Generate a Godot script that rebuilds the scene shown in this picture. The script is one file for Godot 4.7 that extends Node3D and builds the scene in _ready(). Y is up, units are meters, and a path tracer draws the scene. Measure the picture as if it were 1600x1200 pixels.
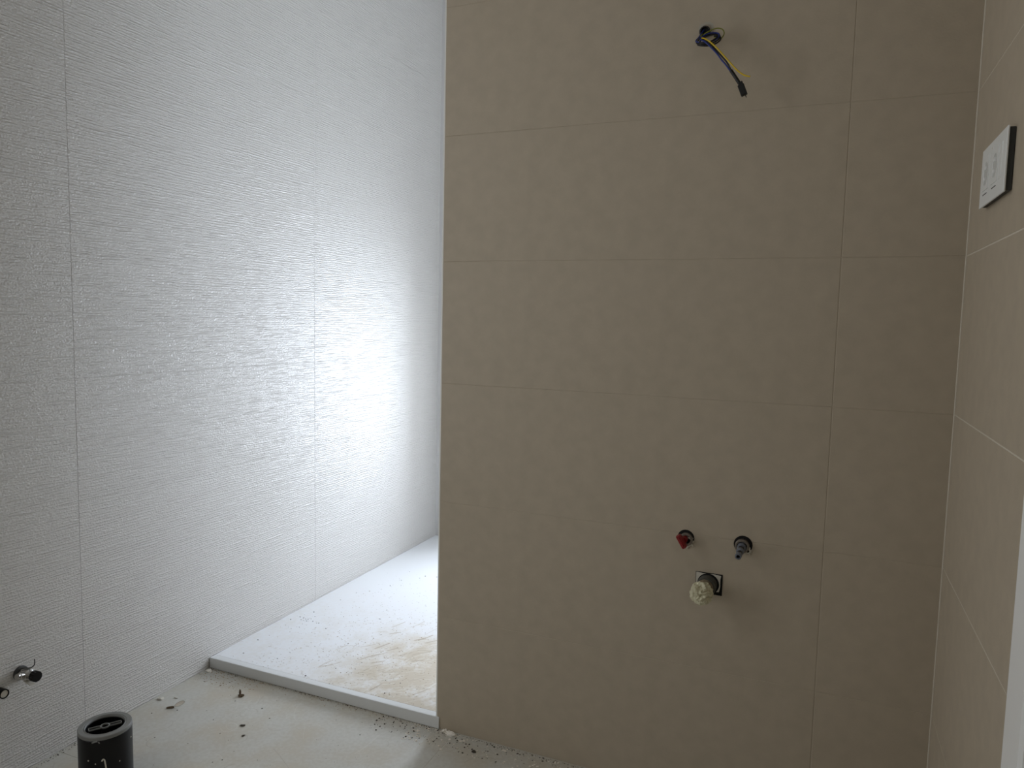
extends Node3D

# Room axes: x to the right along the greige partition, y up, z towards the photographer. The partition's left edge is x = 0, its face z = 0.
const XL := -0.7747     # face of the white ridged wall
const XR := 1.1111      # face of the right wall
const DEPTH := 1.399    # depth of the shower recess
const ZR := 2.35        # rear wall of the room
const H := 2.7
const TRAY_H := 0.0314
const JZ := 0.4056      # a vertical joint of the white wall
const WIN := Rect2(-0.40, 0.36, 0.385, 0.78)   # clear window in the shower's back wall: x, y, width, height
const SIDE_FILL := Rect2(-1.34, 0.40, 1.14, 2.15)    # unseen fill window, added behind the partition at the recess end: z, y, width, height

const REAR_FILL := Rect2(-1.40, 0.40, 0.70, 1.95)   # unseen fill window, added in the white wall beside the photographer: -z, y, width, height

var M := {}
var rng := RandomNumberGenerator.new()


class Mesher:
	var v := PackedVector3Array()
	var uv := PackedVector2Array()
	var uv_of: Callable

	func tri(a: Vector3, b: Vector3, c: Vector3) -> void:
		v.append(a); v.append(b); v.append(c)

	func quad(a: Vector3, b: Vector3, c: Vector3, d: Vector3) -> void:
		tri(a, b, c); tri(a, c, d)

	func fix(from: int) -> void:          # turn a closed piece so that its faces look outwards
		var o := v[from]
		var vol := 0.0
		for i in range(from, v.size(), 3):
			vol += (v[i] - o).dot((v[i + 1] - o).cross(v[i + 2] - o))
		if vol > 0.0:
			for i in range(from, v.size(), 3):
				var t := v[i + 1]
				v[i + 1] = v[i + 2]
				v[i + 2] = t

	func hull_tri(a: Vector3, b: Vector3, c: Vector3, inside: Vector3) -> void:
		if (c - a).cross(b - a).dot((a + b + c) / 3.0 - inside) < 0.0:
			tri(a, c, b)
		else:
			tri(a, b, c)

	func box(c: Vector3, size: Vector3, bev := 0.0, basis := Basis()) -> void:
		var h := size / 2.0
		bev = minf(bev, 0.49 * minf(size.x, minf(size.y, size.z)))
		var p := func(s: Vector3, k: int) -> Vector3:
			var q := Vector3(h.x - bev, h.y - bev, h.z - bev)
			q[k] = h[k]
			return c + basis * (q * s)
		for k in 3:
			var l := (k + 1) % 3
			var m := (k + 2) % 3
			for sk in [-1.0, 1.0]:
				var s := []
				for e in [[-1.0, -1.0], [1.0, -1.0], [1.0, 1.0], [-1.0, 1.0]]:
					var g := Vector3()
					g[k] = sk; g[l] = e[0]; g[m] = e[1]
					s.append(p.call(g, k))
				hull_tri(s[0], s[1], s[2], c); hull_tri(s[0], s[2], s[3], c)
		if bev <= 0.0:
			return
		for m in 3:
			var k := (m + 1) % 3
			var l := (m + 2) % 3
			for sk in [-1.0, 1.0]:
				for sl in [-1.0, 1.0]:
					var a := Vector3(); var b := Vector3()
					a[k] = sk; a[l] = sl; a[m] = -1.0
					b[k] = sk; b[l] = sl; b[m] = 1.0
					var q := [p.call(a, k), p.call(b, k), p.call(b, l), p.call(a, l)]
					hull_tri(q[0], q[1], q[2], c); hull_tri(q[0], q[2], q[3], c)
		for sx in [-1.0, 1.0]:
			for sy in [-1.0, 1.0]:
				for sz in [-1.0, 1.0]:
					var s := Vector3(sx, sy, sz)
					hull_tri(p.call(s, 0), p.call(s, 1), p.call(s, 2), c)

	func lathe(profile: Array, xf: Transform3D, n := 32) -> void:   # profile of Vector2(radius, height) turned round xf's y axis
		var from := v.size()
		for i in profile.size() - 1:
			var p: Vector2 = profile[i]
			var q: Vector2 = profile[i + 1]
			for k in n:
				var a0 := TAU * k / n
				var a1 := TAU * (k + 1) / n
				var A := xf * Vector3(p.x * cos(a0), p.y, p.x * sin(a0))
				var B := xf * Vector3(p.x * cos(a1), p.y, p.x * sin(a1))
				var C := xf * Vector3(q.x * cos(a1), q.y, q.x * sin(a1))
				var D := xf * Vector3(q.x * cos(a0), q.y, q.x * sin(a0))
				if p.x > 1e-7: tri(A, B, C)
				if q.x > 1e-7: tri(A, C, D)
		fix(from)

	func tube(pts: Array, r: float, n := 10, r_end := -1.0) -> void:
		var from := v.size()
		var rings := []
		var up := Vector3(0.3, 0.9, 0.2).normalized()
		for i in pts.size():
			var d: Vector3 = (pts[mini(i + 1, pts.size() - 1)] - pts[maxi(i - 1, 0)]).normalized()
			up = (up - d * up.dot(d)).normalized()
			var side := d.cross(up)
			var rr := r if r_end < 0.0 else lerpf(r, r_end, float(i) / (pts.size() - 1))
			var ring := []
			for k in n:
				ring.append(pts[i] + (up * cos(TAU * k / n) + side * sin(TAU * k / n)) * rr)
			rings.append(ring)
		for i in pts.size() - 1:
			for k in n:
				quad(rings[i][k], rings[i][(k + 1) % n], rings[i + 1][(k + 1) % n], rings[i + 1][k])
		for k in n:
			tri(pts[0], rings[0][(k + 1) % n], rings[0][k])
			tri(pts[-1], rings[-1][k], rings[-1][(k + 1) % n])
		fix(from)

	func grid(rows: Array, close_u := true) -> void:    # rows of equally many points; the first and last row are drawn to their centres
		var from := v.size()
		var n: int = rows[0].size()
		for i in rows.size() - 1:
			for k in (n if close_u else n - 1):
				quad(rows[i][k], rows[i][(k + 1) % n], rows[i + 1][(k + 1) % n], rows[i + 1][k])
		for e in [0, rows.size() - 1]:
			var c := Vector3()
			for q in rows[e]: c += q / n
			for k in n:
				if e == 0: tri(c, rows[e][(k + 1) % n], rows[e][k])
				else: tri(c, rows[e][k], rows[e][(k + 1) % n])
		fix(from)

	func prism(outline: Array, z0: float, z1: float, xf := Transform3D()) -> void:
		var from := v.size()
		var flat := PackedVector2Array(outline)
		var t := Geometry2D.triangulate_polygon(flat)
		for i in range(0, t.size(), 3):
			var a := flat[t[i]]; var b := flat[t[i + 1]]; var c := flat[t[i + 2]]
			if (b - a).cross(c - a) < 0.0:
				var s := b; b = c; c = s
			tri(xf * Vector3(a.x, a.y, z1), xf * Vector3(b.x, b.y, z1), xf * Vector3(c.x, c.y, z1))
			tri(xf * Vector3(a.x, a.y, z0), xf * Vector3(c.x, c.y, z0), xf * Vector3(b.x, b.y, z0))
		var ccw := not Geometry2D.is_polygon_clockwise(flat)
		for i in flat.size():
			var a := flat[i]; var b := flat[(i + 1) % flat.size()]
			if not ccw:
				var s := a; a = b; b = s
			quad(xf * Vector3(a.x, a.y, z0), xf * Vector3(b.x, b.y, z0), xf * Vector3(b.x, b.y, z1), xf * Vector3(a.x, a.y, z1))
		fix(from)

	func mesh(crease := 35.0) -> ArrayMesh:
		var n := v.size() / 3
		var fn := PackedVector3Array()
		var at := {}
		for t in n:
			fn.append((v[3 * t + 2] - v[3 * t]).cross(v[3 * t + 1] - v[3 * t]))
			for k in 3:
				var key := Vector3i((v[3 * t + k] * 20000.0).round())
				if not at.has(key): at[key] = PackedInt32Array()
				at[key].append(t)
		var unit := PackedVector3Array()
		for f in fn: unit.append(f.normalized())
		var normals := PackedVector3Array()
		var least := cos(deg_to_rad(crease))
		for t in n:
			for k in 3:
				var sum := Vector3()
				for o in at[Vector3i((v[3 * t + k] * 20000.0).round())]:
					if unit[o].dot(unit[t]) >= least: sum += fn[o]
				normals.append(sum.normalized() if sum.length_squared() > 1e-24 else Vector3.UP)
		var a := []
		a.resize(Mesh.ARRAY_MAX)
		a[Mesh.ARRAY_VERTEX] = v
		a[Mesh.ARRAY_NORMAL] = normals
		if uv_of.is_valid():
			for q in v: uv.append(uv_of.call(q))
			a[Mesh.ARRAY_TEX_UV] = uv
		var m := ArrayMesh.new()
		m.add_surface_from_arrays(Mesh.PRIMITIVE_TRIANGLES, a)
		return m


# ---------------------------------------------------------------- helpers
func put(called: String, mesh: Mesh, material: Material, parent: Node3D = self, at := Vector3.ZERO) -> MeshInstance3D:
	var o := MeshInstance3D.new()
	o.name = called
	o.mesh = mesh
	o.material_override = material
	o.position = at
	parent.add_child(o, true)
	return o


func base(called: String, at := Vector3.ZERO) -> Node3D:
	var o := Node3D.new()
	o.name = called
	o.position = at
	add_child(o, true)
	return o


func tag(o: Node3D, label: String, category := "", group := "", kind := "") -> Node3D:
	if label: o.set_meta("label", label)
	if category: o.set_meta("category", category)
	if group: o.set_meta("group", group)
	if kind: o.set_meta("kind", kind)
	return o


func block(lo: Vector3, hi: Vector3, bev := 0.0) -> ArrayMesh:
	var m := Mesher.new()
	m.box((lo + hi) / 2.0, hi - lo, bev)
	return m.mesh(1.0)


func mat(c: Color, rough := 0.6, metal := 0.0) -> StandardMaterial3D:
	var m := StandardMaterial3D.new()
	m.albedo_color = c
	m.roughness = rough
	m.metallic = metal
	return m


func noise(freq: float, s: int, octaves := 3) -> FastNoiseLite:
	var n := FastNoiseLite.new()
	n.seed = s
	n.frequency = freq
	n.noise_type = FastNoiseLite.TYPE_SIMPLEX_SMOOTH
	n.fractal_octaves = octaves
	if octaves == 1: n.fractal_type = FastNoiseLite.FRACTAL_NONE
	return n


func noise_texture(freq: float, s: int, lo: Color, hi: Color, size := 512) -> NoiseTexture2D:
	var t := NoiseTexture2D.new()
	t.width = size; t.height = size
	t.seamless = true
	t.noise = noise(freq, s, 4)
	var g := Gradient.new()
	g.set_color(0, lo); g.set_color(1, hi)
	t.color_ramp = g
	return t


func xf_to(at: Vector3, axis: Vector3) -> Transform3D:      # a frame at a point whose y axis runs along axis
	var y := axis.normalized()
	var x := (Vector3.UP if absf(y.y) < 0.9 else Vector3.RIGHT).cross(y).normalized()
	return Transform3D(Basis(x, y, x.cross(y)), at)


func curve(pts: Array, step := 0.004) -> Array:
	var c := Curve3D.new()
	c.bake_interval = step
	for i in pts.size():
		var d: Vector3 = (pts[mini(i + 1, pts.size() - 1)] - pts[maxi(i - 1, 0)]) / 6.0
		c.add_point(pts[i], -d, d)
	return Array(c.get_baked_points())


# ---------------------------------------------------------------- textures
func ridge_image() -> ImageTexture:            # relief of the white tile: fine horizontal wavy ridges, 900 x 300 mm
	var w := 1536; var h := 512
	var warp := noise(1.0, 11, 2)
	var amp := noise(1.0, 12, 2)
	var fine := noise(1.0, 13, 2)
	var dots := noise(1.0, 14, 2)
	var d := PackedByteArray()
	d.resize(w * h)
	for y in h:
		for x in w:
			var p := y * TAU / 12.0 + 3.0 * warp.get_noise_2d(x * 0.0042, y * 0.03)
			var a := clampf(0.55 + 1.15 * amp.get_noise_2d(x * 0.0055, y * 0.13), 0.30, 1.0)
			var s := 0.5 + 0.5 * sin(p)
			d[y * w + x] = int(clampf(255.0 * (0.14 + 0.58 * a * s * s + 0.20 * fine.get_noise_2d(x * 0.03, y * 0.20) + 0.22 * dots.get_noise_2d(x * 0.085, y * 0.10)), 0.0, 255.0))
	return ImageTexture.create_from_image(Image.create_from_data(w, h, false, Image.FORMAT_L8, d))


func stroke(im: Image, at: Vector2, dir: float, length: float, bend: float, c: Color, share: float, wide := 1) -> void:
	var p := at
	for i in int(length):
		p += Vector2.from_angle(dir)
		dir += bend
		for k in wide:
			var x := posmod(int(p.x) + k, im.get_width())
			var y := posmod(int(p.y), im.get_height())
			im.set_pixel(x, y, im.get_pixel(x, y).lerp(c, share))


func floor_image() -> ImageTexture:            # dusty beige-grey porcelain with scuffs, 1.2 m a side
	var n := 1024
	var big := noise(1.0, 21, 4)
	var small := noise(1.0, 22, 2)
	var im := Image.create_empty(n, n, false, Image.FORMAT_RGB8)
	var grey := Color(0.745, 0.735, 0.695); var tan_ := Color(0.75, 0.72, 0.655); var pale := Color(0.80, 0.795, 0.765)
	for y in n:
		for x in n:
			var b := big.get_noise_2d(x * 0.006, y * 0.006)
			var s := small.get_noise_2d(x * 0.09, y * 0.09)
			var c := grey.lerp(tan_, clampf(0.35 + 1.1 * b, 0.0, 1.0)).lerp(pale, clampf(0.2 + 0.4 * s - 0.5 * b, 0.0, 0.6))
			im.set_pixel(x, y, c)
	for i in 420:
		var light := rng.randf() < 0.6
		stroke(im, Vector2(rng.randf(), rng.randf()) * n, rng.randf() * TAU, rng.randf_range(15, 90), rng.randf_range(-0.06, 0.06), Color(0.86, 0.85, 0.82) if light else Color(0.62, 0.595, 0.54), rng.randf_range(0.1, 0.35), rng.randi_range(1, 2))
	return ImageTexture.create_from_image(im)


func tray_image() -> ImageTexture:             # white tray, trodden-in tan dust over its front right part; u is x, v runs from the front to the back
	var w := 640; var h := 1120
	var big := noise(1.0, 31, 4)
	var small := noise(1.0, 32, 3)
	var im := Image.create_empty(w, h, false, Image.FORMAT_RGB8)
	var white := Color(0.925, 0.93, 0.935); var dust := Color(0.80, 0.755, 0.675); var pale := Color(0.88, 0.87, 0.84)
	for y in h:
		for x in w:
			var px := x / 800.0 - 0.775; var pz := -y / 800.0     # metres
			var b := big.get_noise_2d(x * 0.012, y * 0.012)
			var s := small.get_noise_2d(x * 0.07, y * 0.07)
			var near := smoothstep(-0.52, -0.12, px) * smoothstep(-0.52, -0.26, pz)
			var k := clampf(near * (1.05 + 1.0 * b) + 0.35 * near * s, 0.0, 1.0)
			var veil := clampf(0.12 + 0.35 * b + 0.3 * s, 0.0, 0.45) * smoothstep(-0.75, -0.3, pz)
			im.set_pixel(x, y, white.lerp(pale, veil).lerp(dust, k * 0.95))
	for i in 340:
		var q := Vector2(rng.randf_range(0.40, 1.0) * w, rng.randf_range(0.0, 0.40) * h)
		stroke(im, q, rng.randfn(0.85, 0.35) + (PI if rng.randf() < 0.5 else 0.0), rng.randf_range(8, 55), rng.randf_range(-0.012, 0.012), Color(0.91, 0.905, 0.88) if rng.randf() < 0.7 else Color(0.66, 0.60, 0.51), rng.randf_range(0.15, 0.6), rng.randi_range(1, 4))
	for i in 900:
		var q := Vector2(rng.randf_range(0.15, 1.0) * w, pow(rng.randf(), 1.5) * 0.6 * h)
		stroke(im, q, rng.randf() * TAU, rng.randf_range(1, 4), 0.0, Color(0.55, 0.5, 0.43), rng.randf_range(0.3, 0.8), 2)
	return ImageTexture.create_from_image(im)


func materials() -> void:
	var ridges := ridge_image()
	var w := mat(Color(0.805, 0.793, 0.770), 0.33)
	w.metallic_specular = 0.6
	w.heightmap_enabled = true
	w.heightmap_texture = ridges
	w.heightmap_scale = 0.21
	M.white_tile = w
	M.white_smooth = mat(Color(0.86, 0.855, 0.845), 0.45)
	M.white_grout = mat(Color(0.77, 0.76, 0.75), 0.9)
	var g := mat(Color(0.735, 0.685, 0.605), 0.55)
	g.uv1_triplanar = true
	g.uv1_world_triplanar = true
	g.uv1_scale = Vector3(3.1, 3.1, 3.1)
	g.albedo_texture = noise_texture(0.012, 41, Color(0.955, 0.955, 0.955), Color(1, 1, 1))
	g.heightmap_enabled = true
	g.heightmap_texture = noise_texture(0.12, 42, Color.BLACK, Color.WHITE)
	g.heightmap_scale = 0.012
	M.greige_tile = g
	M.greige_grout = mat(Color(0.73, 0.685, 0.61), 0.95)
	var f := mat(Color.WHITE, 0.55)
	f.albedo_texture = floor_image()
	M.floor_tile = f
	M.corner_grout = mat(Color(0.82, 0.79, 0.73), 0.9)
	M.floor_grout = mat(Color(0.80, 0.79, 0.75), 0.95)
	var t := mat(Color.WHITE, 0.5)
	t.albedo_texture = tray_image()
	M.tray = t
	M.tray_side = mat(Color(0.88, 0.885, 0.88), 0.45)
	M.paint = mat(Color(0.84, 0.83, 0.81), 0.8)
	M.lacquer = mat(Color(0.94, 0.94, 0.93), 0.4)
	M.plastic_white = mat(Color(0.92, 0.925, 0.915), 0.4)
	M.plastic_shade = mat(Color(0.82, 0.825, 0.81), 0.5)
	M.base_shade = mat(Color(0.20, 0.20, 0.19), 0.6)  # shade of the socket plate's sides, put into the colour
	M.slot_dark = mat(Color(0.12, 0.12, 0.12), 0.7)
	M.black_pvc = mat(Color(0.05, 0.05, 0.055), 0.36)
	M.black_rim = mat(Color(0.27, 0.27, 0.265), 0.5)
	M.black_pvc.metallic_specular = 0.35
	M.dusty_rim = mat(Color(0.47, 0.47, 0.455), 0.6)
	M.dark = mat(Color(0.05, 0.045, 0.04), 0.9)
	M.chrome = mat(Color(0.72, 0.71, 0.69), 0.22, 1.0)
	M.steel_pin = mat(Color(0.95, 0.95, 0.94), 0.35)
	M.brass_grey = mat(Color(0.50, 0.47, 0.43), 0.5, 0.6)
	M.red = mat(Color(0.50, 0.015, 0.04), 0.4)
	M.plug_grey = mat(Color(0.40, 0.42, 0.46), 0.4)
	M.plaster = mat(Color(0.80, 0.78, 0.73), 0.95)
	M.plaster_dim = mat(Color(0.70, 0.68, 0.63), 0.95)
	M.pipe_grey = mat(Color(0.30, 0.30, 0.275), 0.6)
	M.pipe_tan = mat(Color(0.52, 0.47, 0.38), 0.6)
	var b := mat(Color(0.80, 0.78, 0.66), 0.42)
	b.metallic_specular = 0.6
	M.bag = b
	M.wire_yellow = mat(Color(0.85, 0.72, 0.10), 0.45)
	M.wire_green = mat(Color(0.48, 0.50, 0.12), 0.45)
	M.wire_blue = mat(Color(0.06, 0.16, 0.48), 0.45)
	M.wire_black = mat(Color(0.045, 0.045, 0.055), 0.45)
	M.tape_black = mat(Color(0.03, 0.03, 0.032), 0.5)
	M.clay = mat(Color(0.36, 0.30, 0.22), 0.95)
	M.crumb_tan = mat(Color(0.70, 0.62, 0.50), 0.95)
	M.gypsum = mat(Color(0.96, 0.94, 0.90), 0.95)
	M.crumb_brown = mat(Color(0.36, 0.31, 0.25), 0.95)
	M.crumb_pale = mat(Color(0.93, 0.90, 0.85), 0.95)
	M.crumb_dark = mat(Color(0.27, 0.24, 0.20), 0.95)
	M.trim = mat(Color(0.88, 0.87, 0.84), 0.35)


# ---------------------------------------------------------------- the setting
func tile_face(size: Vector2, thick: float, plane: int, u0 := 0.0, flip := Vector2(1, 1)) -> ArrayMesh:
	# a tile with softened arrises, its centre at the origin of its face; plane 0 faces +x (u along z), 1 faces -x, 2 faces +z (u along x), 3 faces up
	var m := Mesher.new()
	match plane:
		0: m.box(Vector3(-thick / 2, 0, 0), Vector3(thick, size.y, size.x), 0.0005)
		1: m.box(Vector3(thick / 2, 0, 0), Vector3(thick, size.y, size.x), 0.0005)
		2: m.box(Vector3(0, 0, -thick / 2), Vector3(size.x, size.y, thick), 0.0005)
		3: m.box(Vector3(0, -thick / 2, 0), Vector3(size.x, thick, size.y), 0.0005)
	m.uv_of = func(p: Vector3) -> Vector2:
		var a := p.z if plane < 2 else p.x
		var b := p.z if plane == 3 else p.y
		return Vector2(u0 + flip.x * a / 0.9 + 0.5, flip.y * b / 0.3 + 0.5)
	return m.mesh(1.0)


func white_wall() -> void:
	var wall := tag(base("wall_left"), "white ceramic wall of fine horizontal ridges with thin vertical joints", "wall", "", "structure")
	var zb := -REAR_FILL.end.x - 0.02
	var x0 := XL - 0.2
	put("backing", block(Vector3(x0, -0.15, -DEPTH - 0.3), Vector3(XL - 0.0006, H + 0.15, zb)), M.white_grout, wall)
	# beyond the picture the wall goes on plain, round the added fill window
	for c in [[zb, 0.0, -REAR_FILL.end.x, H], [-REAR_FILL.position.x, 0.0, ZR, H], [-REAR_FILL.end.x, 0.0, -REAR_FILL.position.x, REAR_FILL.position.y], [-REAR_FILL.end.x, REAR_FILL.end.y, -REAR_FILL.position.x, H]]:
		put("panel", block(Vector3(x0, c[1], c[0]), Vector3(XL, c[3], c[2])), M.paint, wall)
	var variants := []
	for f in [Vector2(1, 1), Vector2(-1, 1), Vector2(1, -1), Vector2(-1, -1)]:
		variants.append(tile_face(Vector2(0.9021, 0.29985), 0.008, 0, rng.randf(), f))
	var cut := tile_face(Vector2(zb - JZ - 0.0009, 0.29985), 0.008, 0, 0.3)
	for row in 9:
		for col in 2:
			put("tile", variants[(row * 3 + col * 2 + row / 2) % 4], M.white_tile, wall, Vector3(XL, 0.15 + 0.3 * row, JZ - 1.3545 + 0.903 * col))
		put("tile", cut, M.white_tile, wall, Vector3(XL, 0.15 + 0.3 * row, (JZ + zb) / 2.0))


func greige_walls() -> void:
	var wall := tag(base("wall_partition"), "greige tiled partition wall with pipes and loose wires sticking out", "wall", "", "structure")
	put("core", block(Vector3(0.0, -0.15, -0.1), Vector3(XR, H + 0.15, -0.0007)), M.greige_grout, wall)
	var full := tile_face(Vector2(0.8967 - 0.0024 - 0.0012, 0.2988), 0.008, 2)
	var cut := tile_face(Vector2(XR - 0.8967 - 0.0012, 0.2988), 0.008, 2)
	var right := tag(base("wall_right"), "greige tiled wall on the right carrying the white double socket", "wall", "", "structure")
	put("core", block(Vector3(XR + 0.0004, -0.15, SIDE_FILL.end.x), Vector3(XR + 0.25, H + 0.15, 0.655)), M.corner_grout, right)
	put("core", block(Vector3(XR + 0.0004, 2.06, 0.655), Vector3(XR + 0.25, H + 0.15, 1.445)), M.greige_grout, right)
	put("core", block(Vector3(XR + 0.0004, -0.15, 1.445), Vector3(XR + 0.25, H + 0.15, ZR + 0.2)), M.greige_grout, right)
	for c in [[-DEPTH - 0.3, -0.15, SIDE_FILL.position.x, H + 0.15], [SIDE_FILL.position.x, -0.15, SIDE_FILL.end.x, SIDE_FILL.position.y], [SIDE_FILL.position.x, SIDE_FILL.end.y, SIDE_FILL.end.x, H + 0.15]]:
		put("core", block(Vector3(XR + 0.0004, c[1], c[0]), Vector3(XR + 0.25, c[3], c[2])), M.white_smooth, right)
	var side := tile_face(Vector2(0.65, 0.2980), 0.008, 1)
	var rear := tile_face(Vector2(0.9, 0.2988), 0.008, 1)
	var over := tile_face(Vector2(0.79, 0.2988), 0.008, 1)
	for row in 9:
		var y := 0.15 + 0.3 * row + 0.0018
		put("tile", full, M.greige_tile, wall, Vector3((0.8967 + 0.0024) / 2.0, y, 0))
		put("tile", cut, M.greige_tile, wall, Vector3((0.8967 + XR + 0.0012) / 2.0, y, 0))
		put("tile", side, M.greige_tile, right, Vector3(XR, y, 0.327))
		put("tile", rear, M.greige_tile, right, Vector3(XR, y, 1.898))
		if row >= 7: put("tile", over, M.greige_tile, right, Vector3(XR, y, 1.05))
	var bead := Mesher.new()
	bead.tube([Vector3(XR - 0.0002, 0.0, 0.0002), Vector3(XR - 0.0002, H, 0.0002)], 0.0016, 8)
	tag(put("trim_2", bead.mesh(60.0), M.corner_grout), "thin pale grout line in the corner of the two greige walls", "trim", "", "structure")
	# corner trim on the partition's free edge
	var m := Mesher.new()
	var arc := []
	for i in 9:
		var a := PI / 2 + PI / 2 * i / 8.0
		arc.append(Vector2(0.0018 + 0.0062 * cos(a), -0.0066 + 0.0062 * sin(a)))
	arc.append(Vector2(-0.0044, -0.012)); arc.append(Vector2(0.0018, -0.012))
	m.prism(arc, TRAY_H + 0.001, H, Transform3D(Basis(Vector3(1, 0, 0), Vector3(0, 0, 1), Vector3(0, 1, 0)), Vector3.ZERO))
	tag(put("trim_1", m.mesh(40.0), M.trim), "thin white edge trim on the free edge of the greige partition", "trim", "", "structure")


func shell() -> void:
	var fl := tag(base("floor"), "dusty beige-grey floor tiles with scuffs", "floor", "", "structure")
	put("screed", block(Vector3(XL - 0.2, -0.2, -DEPTH - 0.3), Vector3(XR + 0.25, -0.0005, ZR + 0.2)), M.floor_grout, fl)
	for xs in [[XL, 0.0549], [0.0567, XR]]:
		for zs in [[-DEPTH, -0.7239], [-0.7221, -0.1239], [-0.1221, 0.4761], [0.4779, 1.0761], [1.0779, 1.6761], [1.6779, ZR]]:
			var m := Mesher.new()
			var c := Vector3((xs[0] + xs[1]) / 2, -0.004, (zs[0] + zs[1]) / 2)
			m.box(Vector3.ZERO, Vector3(xs[1] - xs[0], 0.008, zs[1] - zs[0]), 0.0006)
			m.uv_of = func(p: Vector3) -> Vector2: return Vector2((p.x + c.x) / 1.2, (p.z + c.z) / 1.2)
			put("tile", m.mesh(1.0), M.floor_tile, fl, c)
	tag(put("ceiling", block(Vector3(XL - 0.2, H, -DEPTH - 0.3), Vector3(XR + 0.25, H + 0.2, ZR + 0.2)), M.paint), "white painted ceiling above the bathroom", "ceiling", "", "structure")
	tag(put("wall_rear", block(Vector3(XL - 0.2, 0, ZR), Vector3(XR + 0.2, H, ZR + 0.2)), M.paint), "plain white wall behind the photographer", "wall", "", "structure")
	# shower recess: back wall with the window opening, and the smooth wall that backs the partition block
	var bw := tag(base("wall_back"), "smooth white back wall of the shower recess", "wall", "", "structure")
	var z0 := -DEPTH - 0.3
	for c in [[XL, 0.0, WIN.position.x, H], [WIN.end.x, 0.0, XR, H], [WIN.position.x, 0.0, WIN.end.x, WIN.position.y], [WIN.position.x, WIN.end.y, WIN.end.x, H]]:
		put("panel", block(Vector3(c[0], c[1], z0), Vector3(c[2], c[3], -DEPTH)), M.white_smooth, bw)
	tag(put("wall_shower", block(Vector3(0.0, 0, -0.108), Vector3(XR, H, -0.1002)), M.white_smooth), "smooth white inner face of the partition inside the shower recess", "wall", "", "structure")
	# the shower window, and two unseen windows added as fill light
	glazing("window_1", "narrow clear window low in the back of the shower recess", WIN, -DEPTH - 0.22)
	glazing("window_2", "large unseen window added as fill light behind the partition at the recess's right end", SIDE_FILL, -XR - 0.12, -PI / 2)
	glazing("window_3", "unseen window added as fill light in the white wall beside the photographer", REAR_FILL, XL - 0.12, PI / 2)


func glazing(called: String, label: String, q: Rect2, zc: float, turn := 0.0) -> void:
	var w := tag(base(called), label, "window", "", "structure")
	w.rotation.y = turn
	var e := q.end
	var t := 0.035
	put("frame", block(Vector3(q.position.x, q.position.y, zc - 0.025), Vector3(q.position.x + t, e.y, zc + 0.025), 0.003), M.lacquer, w)
	put("frame", block(Vector3(e.x - t, q.position.y, zc - 0.025), Vector3(e.x, e.y, zc + 0.025), 0.003), M.lacquer, w)
	put("frame", block(Vector3(q.position.x + t, q.position.y, zc - 0.025), Vector3(e.x - t, q.position.y + t, zc + 0.025), 0.003), M.lacquer, w)
	put("frame", block(Vector3(q.position.x + t, e.y - t, zc - 0.025), Vector3(e.x - t, e.y, zc + 0.025), 0.003), M.lacquer, w)
	var pane := mat(Color(0.8, 0.82, 0.85), 0.5)
	pane.emission_enabled = true
	pane.emission = Color(0.86, 0.92, 1.0)
	pane.emission_energy_multiplier = 1.2
	var z0 := zc - 0.005
	put("pane", block(Vector3(q.position.x + t, q.position.y + t, z0), Vector3(e.x - t, e.y - t, z0 + 0.01)), pane, w)


func door() -> void:
	var d := tag(base("door_1"), "white door casing at the right edge beside the greige wall", "door", "", "structure")
	var x0 := XR - 0.014
	put("casing", block(Vector3(x0, 0, 0.5945), Vector3(XR - 0.0002, 2.125, 0.6690), 0.004), M.lacquer, d)
	put("casing", block(Vector3(x0, 0, 1.431), Vector3(XR - 0.0002, 2.125, 1.505), 0.004), M.lacquer, d)
	put("casing", block(Vector3(x0, 2.05, 0.669), Vector3(XR - 0.0002, 2.125, 1.431), 0.004), M.lacquer, d)
	put("jamb", block(Vector3(XR, 0, 0.655), Vector3(XR + 0.12, 2.06, 0.680), 0.001), M.lacquer, d)
	put("jamb", block(Vector3(XR, 0, 1.42), Vector3(XR + 0.12, 2.06, 1.445), 0.001), M.lacquer, d)
	put("jamb", block(Vector3(XR, 2.035, 0.68), Vector3(XR + 0.12, 2.06, 1.42), 0.001), M.lacquer, d)
	put("leaf", block(Vector3(XR + 0.045, 0.004, 0.682), Vector3(XR + 0.085, 2.033, 1.418), 0.002), M.lacquer, d)
	var m := Mesher.new()
	m.lathe([Vector2(0, 0), Vector2(0.026, 0), Vector2(0.026, 0.006), Vector2(0.01, 0.008), Vector2(0.01, 0.045), Vector2(0, 0.045)], xf_to(Vector3(XR + 0.045, 1.02, 0.76), Vector3(-1, 0, 0)), 24)
	m.tube([Vector3(XR + 0.006, 1.02, 0.755), Vector3(XR + 0.006, 1.02, 0.87)], 0.0085, 14)
	put("handle", m.mesh(), M.chrome, d)


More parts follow.
